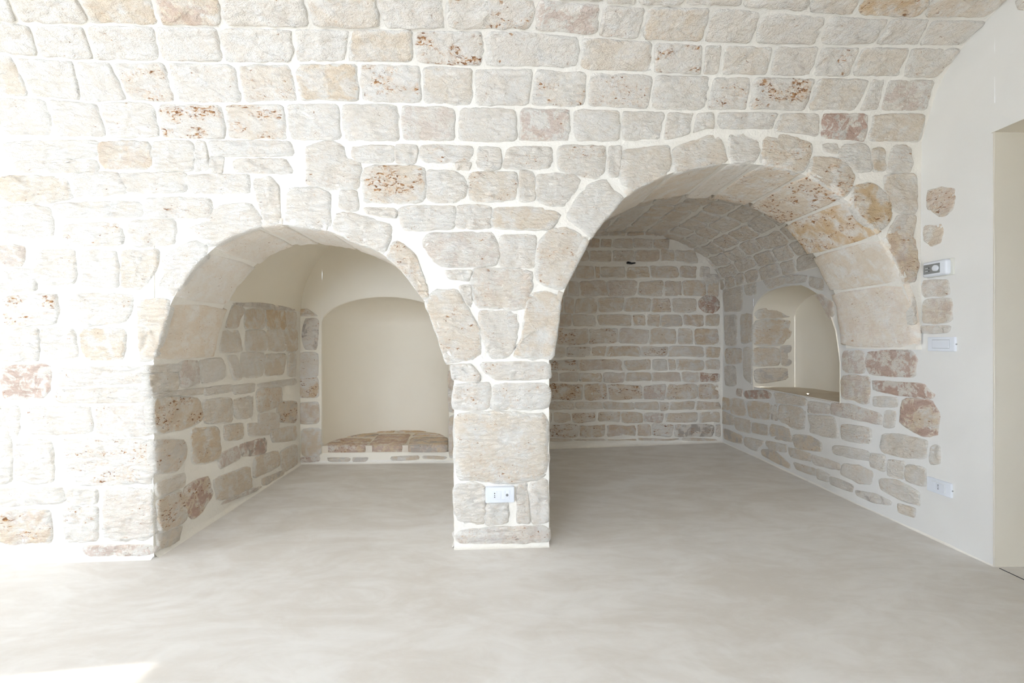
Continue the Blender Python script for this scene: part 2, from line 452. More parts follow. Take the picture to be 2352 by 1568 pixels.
# niche in the right wall: reveal, plaster back and sill
ND = .38
ring = [Vector((xright(NY1), NY1, NZ-.03))] + RN + [Vector((xright(NY0), NY0, NZ-.03))]
nv = [grid([[V(p.x-.007, p.y+(.003 if p.y > 3.9 else -.003), p.z+.002), V(p.x+ND*.5, p.y, p.z-.01), V(p.x+ND, p.y-.02, p.z-.03)] for p in ring])]
bk = []
for k in range(len(RN)):
    p = RN[k]; bul = .10*math.sin(math.pi*k/(len(RN)-1))
    bk.append([V(p.x+ND-.004+bul*(1-(j/6)**3), p.y-.02, lerp(NZ-.03, p.z-.028, j/6)) for j in range(7)])
nv.append(grid(bk))
link('trim_1', *merge(*nv), M_CREAM, kind='structure', cat='niche', label='cream plastered arched niche recessed in the right alcove wall')
sill_rows = []
for k in range(13):
    Y = lerp(NY1, NY0, k/12)
    sill_rows.append([V(xright(Y)-.009+.5*u, Y, NZ+.004*noise.noise(Vector((u*9, Y*6, 0)))-.006*(1-u)) for u in (0, .15, .4, .7, 1.0)])
link('trim_2', *grid(sill_rows), M_SLABJ, kind='structure', cat='sill', label='rough stone sill of the niche in the right alcove wall')

# left alcove: side wall, plaster vault, end wall with apse
ZL = .262
v1 = grid([[V(xleft(Y)+wob(Vector((9, Y, z)), .006), Y, z) for z in zz(FL, ZL+.25, 18)] for Y in [lerp(2.27, 4.1, k/14) for k in range(15)]])
wall_left = link('wall_left', *v1, M_MORTAR, kind='structure', cat='wall', label='left side wall of the left alcove in pale irregular stones')
rows = []
for k in range(9):
    Y = lerp(2.62, 4.12, k/8); xl = xleft(Y)+.006; xr = pl_+.02; c = (xl+xr)/2; a = (xr-xl)/2
    rows.append([V(c-a*math.cos(math.pi*j/32), Y, ZL+.775*math.sin(math.pi*j/32)) for j in range(33)])
link('trim_3', *grid(rows), M_CREAM, kind='structure', cat='vault', label='smooth plaster vault over the left alcove')
AC, AA, AB, ASP = -1.122, .556, .245, .150      # apse opening: centre, half width, rise, springing
AZ0 = ZS-.067
def apz(X):
    t = max(0, 1-((X-AC)/AA)**2); return ASP+AB*math.sqrt(t)
def bcols(xs, zf, zt, m):
    return grid([[V(X, ybackl(X)+wob(Vector((X, 5, z)), .004), z) for z in zz(zf(X), zt(X), m)] for X in xs])
bl = [bcols([-1.99, -1.85, AC-AA], lambda X: FL, lambda X: 1.15, 16), bcols([AC+AA, -.4, -.26], lambda X: FL, lambda X: 1.15, 16),
      bcols([AC-AA*math.cos(math.pi*k/32) for k in range(33)], apz, lambda X: 1.15, 6),
      bcols([lerp(AC-AA, AC+AA, k/8) for k in range(9)], lambda X: FL, lambda X: AZ0, 3)]
wall_bl = link('wall_back_left', *merge(*bl), M_CREAM, kind='structure', cat='wall', label='end wall of the left alcove, plastered with stone strips beside the apse')
# apse shell
AD = .68
rows = []
for k in range(33):
    ph = math.pi*k/32
    r_ = [V(AC-AA*1.004*math.cos(ph), ybackl(AC-AA*math.cos(ph))-.008+AD*math.sin(ph), z) for z in zz(AZ0-.01, ASP, 8)[:-1]]
    for j in range(15):
        th = math.pi/2*j/14
        r_.append(V(AC-AA*1.004*math.cos(ph)*math.cos(th), ybackl(AC-AA*math.cos(ph)*math.cos(th))-.008+AD*math.sin(ph)*math.cos(th), ASP+.003+AB*math.sin(th)))
    rows.append(r_)
link('trim_4', *grid(rows), M_CREAM, kind='structure', cat='niche', label='cream plastered apse with domed head at the end of the left alcove')

# right alcove: vault, end wall
ZR, RB = .55, .60
RC, RA = 1.235, 1.035
def s_rv(Y, t):     # t: angle over the vault, 0 = right springing
    xr = xright(Y)-.01; c = (xr+pr_)/2; a = (xr-pr_)/2
    return Vector((c+a*math.cos(t), Y, ZR+RB*math.sin(t)))
rows = [[(lambda p: V(p.x, p.y, p.z))(s_rv(lerp(2.95, 5.1, k/12), math.pi*j/40)) for j in range(41)] for k in range(13)]
vault_r = link('ceiling_alcove', *grid(rows), M_MORTAR, kind='structure', cat='vault', label='rough stone barrel vault inside the right alcove')
br = grid([[V(X, ybackr(X)+wob(Vector((X, 8, z)), .006), z) for z in zz(FL, 1.4, 20)] for X in [lerp(.12, 2.4, k/16) for k in range(17)]])
wall_br = link('wall_back_right', *br, M_MORTAR, kind='structure', cat='wall', label='back wall of the right alcove in small shaded stone courses')

# floor, side walls behind the camera, terrace
fl = grid([[V(lerp(-6.0, 4.3, i/40), lerp(-2.8, 5.2, j/40), FL+.0015*noise.noise(Vector((i*.7, j*.7, 0)))) for j in range(41)] for i in range(41)])
floor = link('floor', *fl, M_FLOOR, kind='structure', cat='floor', label='pale clouded microcement floor running into both alcoves')
OY0, OY1, OZ = .13, .83, 1.32
XW = -5.6
def lw(Ya, Yb, za, zb): return grid([[V(XW, Ya, za), V(XW, Ya, zb)], [V(XW, Yb, za), V(XW, Yb, zb)]])
def rev(pts, d): 
    return grid([[V(*p), V(p[0]+d[0], p[1]+d[1], p[2]+d[2])] for p in pts])
link('wall_far_left', *merge(lw(-2.4, OY0, FL, 1.85), lw(OY1, 2.4, FL, 1.85), lw(OY0, OY1, OZ, 1.85),
     rev([(XW, OY0, FL), (XW, OY0, OZ), (XW, OY1, OZ), (XW, OY1, FL)], (-.3, 0, 0))), M_WHITE, smooth=False, kind='structure', cat='wall',
     label='white end wall with the open garden doorway that lets the daylight in')
def rwp(X, z): return V(X, -yfront(X), z)
WX0, WX1, WZ0, WZ1 = -2.9, -.8, -.30, 1.0  # opening added in the unseen rear wall, sized for its fill light
def rw(Xs, za, zb): return grid([[rwp(X, z) for z in zz(za, zb, 4)] for X in Xs])
rvp = [(WX0, WZ0), (WX0, WZ1), (WX1, WZ1), (WX1, WZ0), (WX0, WZ0)]
link('wall_rear', *merge(rw(zz(-5.8, WX0, 2), FL, 1.6), rw(zz(WX1, 2.6, 8), FL, 1.6), rw((WX0, WX1), FL, WZ0), rw((WX0, WX1), WZ1, 1.6),
     grid([[rwp(*p)+Vector((0, .002, 0)), rwp(*p)-Vector((0, .36, 0))] for p in rvp])), M_WHITE, smooth=False, kind='structure', cat='wall',
     label='plain white wall behind the viewpoint with an added opening that lights the alcoves')
link('ground_terrace', *grid([[V(-30, -30, FL-.05), V(-30, 30, FL-.05)], [V(-5.8, -30, FL-.05), V(-5.8, 30, FL-.05)]]), M_TERR, smooth=False, kind='structure', cat='ground',
     label='sunlit stone terrace outside the garden doorway')
# small plaster coves where the walls meet the floor
def cove(pts, side, r=.028, name='trim_6', label=''):
    rows = []
    for k in range(len(pts)):
        a, b = Vector(pts[max(k-1, 0)]), Vector(pts[min(k+1, len(pts)-1)]); d = (b-a).normalized(); nn = Vector((-d.y, d.x))*side
        rows.append([V(pts[k][0]+nn.x*(r*(1-math.sin(t))-.003*0), pts[k][1]+nn.y*r*(1-math.sin(t)), FL+r*(1-math.cos(t))-.001) for t in [math.pi/2*j/5 for j in range(6)]])
    link(name, *grid(rows), M_MORTAR, kind='structure', cat='skirting', label=label)
cove([(lerp(-5.6, -1.787, k/20), yfront(lerp(-5.6, -1.787, k/20))) for k in range(21)], -1, .035, 'baseboard_front', 'rounded lime mortar foot of the arched wall left of the left arch')
cove([(pl_, 3.9), (pl_, yfront(pl_)), ], -1, .02, 'baseboard_pier_left', 'mortar foot along the left side of the pier')
cove([(pl_, yfront(pl_)), (pr_, yfront(pr_))], -1, .03, 'baseboard_pier', 'rounded mortar foot at the front of the central pier')
cove([(xleft(2.275), 2.275), (xleft(4.0), 4.01)], -1, .03, 'baseboard_left', 'rounded mortar foot of the left alcove side wall')
cove([(xleft(4.0), ybackl(-1.87)), (-.29, ybackl(-.29))], -1, .03, 'baseboard_back_left', 'rounded mortar foot of the left alcove end wall')
cove([(pr_, ybackr(pr_)), (2.27, ybackr(2.27))], -1, .04, 'baseboard_back_right', 'rounded mortar foot of the right alcove back wall')
cove([(xright(4.87), 4.87), (xright(DY1), DY1)], -1, .012, 'baseboard_right', 'rounded mortar foot of the right wall')
# joint in the floor at the door threshold
a, b_ = Vector((2.318, 2.165, 0)), Vector((2.318, 1.15, 0))
link('trim_5', [V(a.x, a.y, FL), V(a.x+.004, a.y, FL), V(b_.x+.004, b_.y, FL), V(b_.x, b_.y, FL)]+[V(a.x, a.y, FL+.0025), V(a.x+.004, a.y, FL+.0025), V(b_.x+.004, b_.y, FL+.0025), V(b_.x, b_.y, FL+.0025)],
     [(0, 1, 2, 3), (4, 5, 6, 7), (0, 1, 5, 4), (1, 2, 6, 5), (2, 3, 7, 6), (3, 0, 4, 7)], M_DARK, smooth=False, kind='structure', cat='joint', label='thin dark floor joint across the doorway threshold')

# ------------------------------------------------------------------ stones of the main vault
B0 = [(-80, 314), (0, 315), (200, 318), (500, 323), (800, 325), (1100, 328), (1400, 328), (1540, 324), (1620, 300), (1700, 299), (1760, 301), (1848, 312), (1900, 322), (2000, 330), (2150, 330)]
B1 = [(-80, 222), (0, 222), (103, 225), (224, 236), (286, 230), (355, 236), (516, 238), (723, 234), (918, 238), (1055, 244), (1365, 248), (1552, 256), (1745, 254), (1862, 257), (2150, 258)]
B2 = [(-80, 122), (0, 122), (86, 132), (207, 141), (413, 143), (551, 147), (780, 143), (952, 147), (1090, 154), (1228, 155), (1331, 162), (1552, 172), (1862, 178), (2200, 180)]
B3 = [(-80, 46), (0, 50), (69, 57), (207, 57), (516, 61), (780, 65), (1021, 69), (1193, 68), (1296, 79), (1469, 93), (1621, 100), (1862, 105), (2300, 108)]
B4 = [(-80, -28), (0, -30), (600, -28), (1100, -18), (1296, 2), (1469, 14), (1690, 17), (1862, 33), (2000, 40), (2400, 46)]
B5 = [(-80, -92), (600, -90), (1200, -82), (1700, -52), (2400, -20)]
B6 = [(-80, -150), (1200, -140), (2400, -85)]
kv = dict(high=.009, amp=.009, n=46, rag=1.3)
row(ceiling, B1, B0, [(-60, -50), (108, 129), (224, 248), (358, 370), (510, 525), (654, 665), (780, 787), (917, 922), (1050, 1049), (1190, 1190), (1312, 1314), (1426, 1427), (1530, 1520),
    (1597, 1588), (1645, 1643), (1790, 1776), (1886, 1882), (2000, 1990), (2128, 2119)], s_vault,
    {3: dict(rust=1), 4: dict(rust=.75, ochre=.2), 7: dict(pink=.25), 9: dict(pink=.5, rust=.3), 14: dict(rust=.4), 15: dict(ochre=.2), 16: dict(pink=1, grey=.5), 17: dict(ochre=.3)}, **kv)
row(ceiling, B2, B1, [(-70, -40), (31, 74), (171, 186), (255, 296), (382, 406), (542, 560), (672, 687), (823, 828), (966, 973), (1088, 1090), (1228, 1217), (1352, 1345), (1503, 1491),
    (1636, 1621), (1728, 1717), (1876, 1850), (2000, 1970), (2036, 2017), (2148, 2132)], s_vault,
    {0: dict(ochre=.3), 3: dict(rust=.6), 5: dict(rust=.4, ochre=.2), 6: dict(ochre=.5), 7: dict(rust=.8), 8: dict(ochre=.2), 10: dict(rust=.6), 11: dict(rust=.45), 13: dict(rust=.6), 14: dict(rust=1), 15: dict(ochre=.25), 17: dict(pink=.4)}, **kv)
row(ceiling, B3, B2, [(-70, -50), (72, 91), (193, 219), (355, 370), (501, 516), (673, 678), (804, 796), (949, 952), (1114, 1112), (1334, 1331), (1500, 1498), (1617, 1612), (1662, 1652),
    (1778, 1764), (1883, 1865), (1979, 1951), (2093, 2068), (2212, 2156)], s_vault,
    {6: dict(ochre=.35), 7: dict(rust=1), 9: dict(ochre=.2), 10: dict(rust=1), 12: dict(ochre=.2, rust=.2), 14: dict(rust=.6), 15: dict(ochre=.2), 16: dict(rust=.3)}, **kv)
row(ceiling, B4, B3, [(-80, -60), (10, 45), (170, 207), (345, 368), (500, 513), (695, 716), (862, 880), (1018, 1026), (1231, 1226), (1383, 1372), (1488, 1467), (1636, 1614), (1752, 1728),
    (1903, 1877), (2044, 2008), (2141, 2108), (2268, 2215)], s_vault,
    {2: dict(ochre=.4, rust=.3), 3: dict(pink=.55, ochre=.4, rust=.4), 5: dict(ochre=.25, rust=.3), 7: dict(rust=.6), 8: dict(pink=.5), 9: dict(rust=.3), 10: dict(ochre=.3, rust=.3)}, **kv)
row(ceiling, B5, B4, [(-60, -80), (120, 140), (320, 330), (500, 512), (720, 728), (900, 905), (1060, 1062), (1250, 1246), (1400, 1390), (1475, 1462), (1600, 1570), (1722, 1704), (1880, 1851), (1994, 1962),
    (2154, 2119), (2340, 2266)], s_vault, {13: dict(ochre=.9, rust=.5), 12: dict(ochre=.2), 14: dict(ochre=.3, rust=.3)}, **kv)
# courses further up and over, laid out on the vault itself
s_here = 0
_s4 = next(VL[i] for i, (g, h) in enumerate(prof) if h/g > (784+55)/F)
s_c = _s4+.02; cr = 0
while s_c < VL[-1]*.62:
    e = s_c+.165; X = -2.9+random.random()*.2
    while X < 2.2:
        w = random.uniform(.26, .42)
        stone(ceiling, [(X+.008, s_c+.008), (X+w-.008, s_c+.008), (X+w-.008, e-.008), (X+.008, e-.008)], s_vault_sx, dict(rust=random.choice((.1, .1, .4)), ochre=random.random()*.3),
              n=16, eps=.01, aim=Vector((0, 0, -.5)), high=.01)
        X += w
    s_c = e

# ------------------------------------------------------------------ stones of the front wall
FRONT = '''
A : 10 950 640 935 650 1045 350 1055 90 1080
A p.15 o.4 : 660 950 990 945 1010 1120 680 1125
A : 130 1075 620 1065 640 1150 100 1150
A : 1020 945 1290 945 1290 1135 1030 1135
A : 1310 950 1370 960 1400 1110 1300 1140
A : 1410 940 1940 940 1950 1040 1430 1045
A : 1415 1050 1490 1060 1480 1150 1400 1140
A r.2 : 1560 1065 1900 1058 1950 1160 1570 1150
A o.15 r.2 : 2060 965 2200 955 2290 980 2290 1060 2390 1080 2390 1245 2240 1255 2050 1230
A o.3 r.2 : 10 1175 330 1185 440 1205 485 1320 300 1345 10 1350
A : 480 1160 780 1150 850 1290 510 1310
A : 790 1160 1235 1150 1245 1280 860 1290
A : 1255 1170 1655 1165 1660 1290 1260 1290
A : 10 1375 330 1380 350 1580 10 1600
A : 360 1355 940 1340 950 1450 380 1450
A r.3 : 970 1320 1400 1320 1410 1450 980 1460
D r.5 : 440 50 800 30 815 180 430 190
D r.25 : 870 20 1170 20 1160 180 890 190
D p.3 r.3 : -30 195 160 190 150 320 -30 320
D r.3 : 245 230 500 215 500 440 250 440
D : 540 220 780 225 790 460 550 460
D o.2 : 815 225 1060 225 1040 330 960 460 820 460
D : 0 350 230 345 240 480 0 500
D r.85 : 30 530 370 510 380 710 30 715
D r.25 : 480 510 900 510 830 700 480 720
D r.2 : 0 745 250 740 260 945 0 950
D : 280 740 490 740 520 930 285 945
D o.45 : 560 745 830 745 820 940 600 940 545 860
D p.75 : 20 990 340 985 330 1130 280 1200 40 1200
D r.3 : 380 1000 960 990 990 1100 380 1130
D r.15 : 370 1145 990 1125 1000 1230 380 1235
D : -40 1260 130 1260 130 1450 -40 1470
D r.2 : 190 1265 600 1260 610 1440 200 1440
D p.2 r.2 : 650 1260 1000 1250 1015 1450 660 1450
I : -60 -60 80 -60 80 220 -60 230
I : 110 -40 350 -50 360 230 110 225
I r.6 : 430 -60 1000 -55 1010 240 520 240 430 120
I : -40 275 420 265 420 370 -40 390
I : 450 280 640 280 640 370 450 370
I p.15 r.2 : 690 280 1010 275 1020 600 700 610
I r.7 o.5 p.3 : 10 430 330 420 340 630 10 640
I r.45 : 430 400 650 400 655 620 450 620
I p.6 : 560 650 1020 645 1010 715 580 720
B : 380 970 515 975 500 1090 385 1085
B : 95 975 360 975 350 1085 100 1080
B r.5 : 545 970 880 975 855 1080 550 1085
B o.2 : 780 1088 870 1088 855 1130 790 1130
B : 935 985 1070 995 1070 1125 915 1120
B r.3 : 1130 985 1415 980 1395 1125 1100 1125
B r.4 : 1465 975 1765 980 1755 1150 1700 1185 1465 1140
B : 1795 985 1880 985 1860 1170 1790 1165
B r.9 o.3 : 160 1110 560 1110 565 1350 160 1350
B : 590 1140 780 1155 835 1210 830 1290 770 1340 590 1340
B r.5 o.25 : 865 1150 1180 1150 1170 1330 870 1345
B o.15 : 1205 1150 1300 1160 1300 1330 1200 1340
B : 1320 1165 1550 1165 1600 1205 1500 1370 1320 1345
B : 10 1275 115 1285 120 1395 60 1400 5 1380
B : 170 1385 360 1390 370 1455 190 1430
B r.15 : 400 1380 760 1375 770 1520 430 1540
B r.2 : 790 1375 1005 1375 1000 1520 790 1520
B o.4 : 1020 1385 1340 1385 1460 1425 1400 1530 1020 1520
E p.2 r.2 g.15 : 580 110 1010 100 1050 190 1035 320 700 320 600 250 555 150
E r.2 : 1075 125 1310 120 1300 330 1065 320
E : 705 355 870 350 860 420 745 405
E p.2 r.3 o.2 : 895 340 1270 350 1280 500 1235 600 930 600 885 500
E : 800 465 875 455 880 590 845 565
E r.3 : 935 625 1195 635 1160 870 1100 925 1000 920 945 760
E r.3 : 750 985 870 985 930 1050 920 1085 765 1080
E r.5 : 955 965 1390 960 1395 1075 1050 1080 960 1015
E r.4 : 765 1115 990 1105 1010 1170 980 1270 772 1275
E r.3 : 1035 1110 1388 1105 1388 1270 1010 1280
R : 1310 860 1570 850 1570 1200 1330 1180 1305 1000
R : 1580 1040 1780 1020 1780 1190 1590 1220
R r.3 : 1870 860 1965 850 1990 1195 1870 1190
R r.2 : 1985 830 2150 815 2160 1180 2010 1200
R r.4 g.3 p.2 : 1330 1250 2150 1225 2150 1380 1340 1390
C : 1090 975 1270 965 1300 1130 1210 1140 1090 1060
C o.5 : 1310 1000 1385 995 1395 1130 1320 1135
C r.5 : 1450 975 1560 975 1570 1140 1410 1150
C o.3 : 1400 1180 1580 1160 1600 1300 1590 1420 1460 1400 1400 1260
C : 985 965 1065 965 1065 1020 1000 1005
C g.3 o.2 : 1480 1450 1590 1440 1580 1568 1420 1560
G p.4 o.6 r.5 : 1440 60 1560 40 1600 250 1600 400 1525 430 1410 180
G o.4 : 1562 520 1592 540 1596 690 1578 700
G : 950 -1200 951 -1201 952 -1200
'''
FRONT = '\n'.join(FRONT.strip().splitlines()[:-1])
stones(wall_front, FRONT, s_front, grow=5, high=.010, amp=.011, n=44, rag=1.7)
stone(wall_front, parse('R r.3 o.2 : 1295 185 1860 175 1990 210 2155 190 2155 780 1900 835 1300 825')[0], s_front, dict(rust=.35, ochre=.25), high=.02, n=44, amp=.012)
# stones left of the frame edge
for z0 in (-1.0, -.74, -.46, -.2, .06, .33, .62):
    X = -5.45+random.random()*.2
    while X < -2.85:
        w = random.uniform(.3, .45); k = .235
        stone(wall_front, [(X, z0), (X+w-.02, z0), (X+w-.02, z0+k), (X, z0+k)], lambda a, b: Vector((a, yfront(a), b)), n=16, eps=.01)
        X += w

# stones on the two sides of the pier and partition
for px_, aim_ in ((pl_, Vector((-1, 3, 0))), (pr_, Vector((1.2, 3, 0)))):
    for z0 in (-1.02, -.80, -.57, -.34):
        Y = yfront(px_)+.03
        while Y < 3.7:
            w = random.uniform(.22, .40)
            stone(wall_front, [(Y, z0), (Y+w-.02, z0), (Y+w-.02, z0+.20), (Y, z0+.20)], lambda a, b, q=px_: Vector((q, a, b)), dict(rust=random.choice((.1, .4)), ochre=random.random()*.3),
                  n=20, eps=.01, aim=aim_, high=.008, amp=.006)
            Y += w
# voussoirs: one block each, front face and soffit together
def nearest(AP, x, y): return min(range(len(AP)), key=lambda i: (AP[i].x-x)**2+(AP[i].y-y)**2)
def voussoir(A, AP, T, pa, pb, face, props, name='voussoir', high=.007, cut=0):
    ia, ib = sorted((nearest(AP, *pa), nearest(AP, *pb)))
    def s_sof(u, v):
        u = max(0, min(len(A)-1.001, u)); i = int(u); t = u-i
        p = A[i].lerp(A[i+1], t); return Vector((p.x-.03*v, p.y+v, p.z))
    g = .010
    seg = (A[ib]-A[ia]).length or 1; gi = g/seg*(ib-ia)
    parts = []
    m = []
    k = max(2, ib-ia); rb_ = random.uniform(-.03, .03)
    for j in range(k+1): m.append((lerp(ia+gi, ib-gi, j/k), .004))
    for j in range(k+1): m.append((lerp(ib-gi, ia+gi, j/k), T+rb_+random.uniform(-.01, .01)))
    cxp = sum((p for p in A), Vector())/len(A); cxp.z -= .4; cxp.y += T*.5
    parts.append(stone_geo(m, s_sof, high=high, n=36, eps=.02, aim=cxp, rag=.3, amp=.004))
    nf = len(parts[0][1]); rim = [.6*q for q in rim_vals(36, 0)]
    if face: parts.append(stone_geo(grow_poly(face, 3), s_front, high=.010, n=40, amp=.010, rag=1.4)); rim += rim_vals(40, 0)
    v, f = merge(*parts); pr = dict(rust=.1, pink=0, ochre=0, grey=0); pr.update(props)
    o = link(name, v, f, M_SOFFIT, wall_front, props=pr, rim=rim)
    o.data.materials.append(M_STONE)
    for q in o.data.polygons[nf:]: q.material_index = 1
    return o
def vs_list(A, AP, T, text):
    for ln in text.strip().splitlines():
        a, b = ln.split('|'); xa, ya, xb, yb = [float(q) for q in a.split()]
        poly, pr = parse(b.strip()); voussoir(A, AP, T, (xa, ya), (xb, yb), poly if len(poly) > 2 else None, pr)
vs_list(AL, ARL, TL_, '''
352 832 397 688 | P o.3 r.2 : 316 700 330 690 394 688 372 760 352 826 322 826
397 688 482 577 | P : 362 655 380 632 372 600 400 575 440 555 476 560 470 590 440 618 398 680
482 577 600 519 | P r.15 : 430 520 470 515 492 480 515 472 575 468 600 505 602 518 545 534 484 570
600 519 650 516 | P o.1 : 582 416 620 410 640 428 646 510 610 513 596 470
650 516 762 532 | P r.15 : 662 432 735 434 757 450 758 525 700 518 656 512
762 532 886 588 | P : 772 488 800 486 896 515 897 535 883 580 815 553 766 529
886 588 974 690 | P r.5 o.3 : 902 560 915 552 955 588 982 662 984 684 970 684 925 620 888 592
974 690 1030 836 | E r.4 o.25 : 600 520 700 490 780 480 850 600 930 740 940 870 900 940 790 950 710 965 650 760 570 560''')
vs_list(AR, ARR, TR_, '''
1266 826 1296 665 | E o.35 r.2 : 1240 600 1260 520 1320 490 1475 520 1450 700 1425 940 1160 925 1175 850 1220 800
1296 665 1355 548 | E r.45 o.2 : 1320 190 1400 75 1520 70 1665 145 1530 400 1495 478 1310 430
1355 548 1434 455 | P : 1308 482 1350 425 1392 415 1410 440 1432 455 1385 506 1360 544 1330 520 1304 500
1434 455 1540 398 | P o.15 : 1430 345 1530 334 1540 345 1538 390 1485 420 1455 435 1428 415 1424 395
1540 398 1668 376 | P o.25 r.2 : 1546 342 1590 325 1640 308 1660 330 1668 372 1610 381 1548 397
1668 376 1738 378 | C : 350 905 420 890 545 895 565 980 520 1085 370 1085
1738 378 1845 401 | C o.35 r.5 : 590 895 750 900 895 960 905 1000 850 1155 700 1110 560 1090
1845 401 1941 458 | C r.85 o.4 : 920 1045 1080 1060 1160 1120 1200 1190 1130 1320 1000 1230 880 1165
1941 458 2017 545 | C o.95 r.7 : 1185 1235 1330 1225 1430 1330 1430 1470 1350 1545 1240 1450 1175 1350
2017 545 2072 648 | C o.35 :
2072 648 2104 803 | C p.15 o.2 r.2 :''')

# ------------------------------------------------------------------ stones of the right wall
RIGHT = '''
L p.85 r.3 : 1400 985 1840 975 1845 1220 1640 1215 1410 1190
L p.45 : 1180 985 1380 985 1390 1185 1190 1185
L p.35 o.3 : 1180 1205 1430 1215 1430 1480 1165 1400
L p1 r.3 : 1460 1255 1900 1280 2010 1390 1970 1420 1690 1385 1475 1345
L : 1470 1400 1680 1410 1680 1500 1470 1490
M p1 o.6 r.3 : 1740 150 1990 155 2070 300 2050 470 1980 495 1830 440 1705 350
M : 1580 260 1670 260 1660 400 1560 400
M p.35 r.3 : 1075 180 1240 195 1535 275 1530 385 1350 340 1080 285
M : 860 295 1100 310 1145 500 1020 480 890 450
M r.45 : 1175 375 1440 410 1440 560 1180 520
M o.15 : 1530 470 1700 475 1965 525 1950 695 1700 670 1545 630
M o.1 : 1990 570 2080 580 2080 740 1985 740
M : 1095 565 1420 620 1425 715 1100 655
M r.2 : 1440 645 1570 665 1570 810 1440 760
M r.15 : 1600 705 1750 720 1740 880 1600 845
M o.25 : 1765 745 1940 780 1940 950 1760 890
M p.15 : 905 655 1150 735 1160 805 930 750
M r.3 : 1190 745 1330 760 1450 810 1450 920 1330 910 1180 835
M r.2 o.15 : 1530 875 1700 900 1870 1000 1890 1125 1700 1060 1530 965
M r.3 : 950 785 1060 840 1050 900 955 875
M g.3 : 1080 855 1280 930 1270 1000 1080 930
M g.7 : 1310 985 1480 1020 1620 1080 1610 1120 1460 1085 1320 1035
M o.3 : 1700 1105 1850 1150 1840 1235 1710 1185
M o.4 g.4 r.3 : 745 475 880 485 980 545 980 630 760 590 735 530
M o.25 r.2 : 610 195 840 235 830 430 700 390 605 330
M g.7 r.3 : 530 205 590 205 590 335 535 325
M p.2 : 870 165 1060 195 1060 280 865 270
M o.2 : 560 80 840 135 840 210 570 180
M p1 g.5 : 285 70 450 72 530 90 530 135 300 140
M o.4 : 310 165 510 185 520 335 330 305
M o.35 : 155 145 280 155 295 295 165 275
M o.7 : 60 135 140 145 150 240 60 230
M o.3 g.3 : 75 255 180 305 180 380 75 365
M o.2 : 195 315 330 345 330 455 205 425
M o.35 g.2 : 350 365 490 385 500 475 360 455
M o.4 g.3 : 530 375 690 415 720 540 525 500
M o.4 g.5 : 95 415 250 480 255 555 105 510
M o.1 : 290 495 460 535 390 620 290 570
M o.2 : 480 525 670 565 660 635 505 600
M o.3 : 690 585 880 645 880 715 700 675
M o.4 g.5 : 435 605 560 620 695 740 690 785 460 670
M o.3 r.4 : 740 725 930 785 930 850 760 790
L o.1 g.2 : 95 355 250 335 260 600 95 615
L o.1 : 280 350 380 300 390 460 295 470
L g.3 : 95 665 210 665 210 925 105 925
L o.3 r.2 : 245 650 355 645 345 900 255 910
L o.2 r.3 : 105 965 255 965 245 1095 115 1095
L : 275 960 350 965 345 1290 270 1200
L g.3 : 100 1125 200 1125 205 1290 110 1300
L p.5 r.4 : 215 1335 258 1345 258 1395 215 1385
L o.2 : 460 330 640 300 640 365 510 410
L g.2 : 665 285 850 290 835 350 665 360
L o.1 : 880 300 1000 330 1000 430 890 385
L : 395 200 560 180 560 260 400 300
L o.2 : 590 180 780 170 780 250 590 265
L p.3 o.2 : 930 480 1010 560 1050 680 1095 640 1085 540 1000 470
'''
stones(wall_right, RIGHT, s_right, high=.006, amp=.006, n=30, rag=2.0)
PATCH = '''
P o.3 p.3 r.6 : 2134 440 2165 430 2196 434 2190 478 2172 496 2150 490 2130 476
P o.35 p.2 : 2124 520 2168 514 2162 556 2140 562 2124 552
P p.2 r.3 : 2118 644 2175 642 2182 676 2122 682
P o.3 p.35 : 2122 690 2184 684 2186 736 2150 742 2122 738
P p.1 r.2 : 2112 748 2180 748 2176 764 2114 766
P r.2 : 2335 0 2400 0 2400 26 2340 22
'''
stones(wall_right, PATCH, s_right, high=.006, amp=.004, n=30, rag=2.5)
stones(wall_right, '''
L o.4 : 480 445 795 475 745 600 720 680 385 680 405 560
L o.55 r.3 : 375 700 725 705 730 765 650 930 375 930
L o.4 : 375 960 590 960 600 1110 365 1120
L o.3 g.4 : 605 950 705 935 705 1110 620 1110
L o.3 g.5 : 375 1150 700 1140 690 1240 400 1285''', s_jamb, high=.012, amp=.008, n=24)

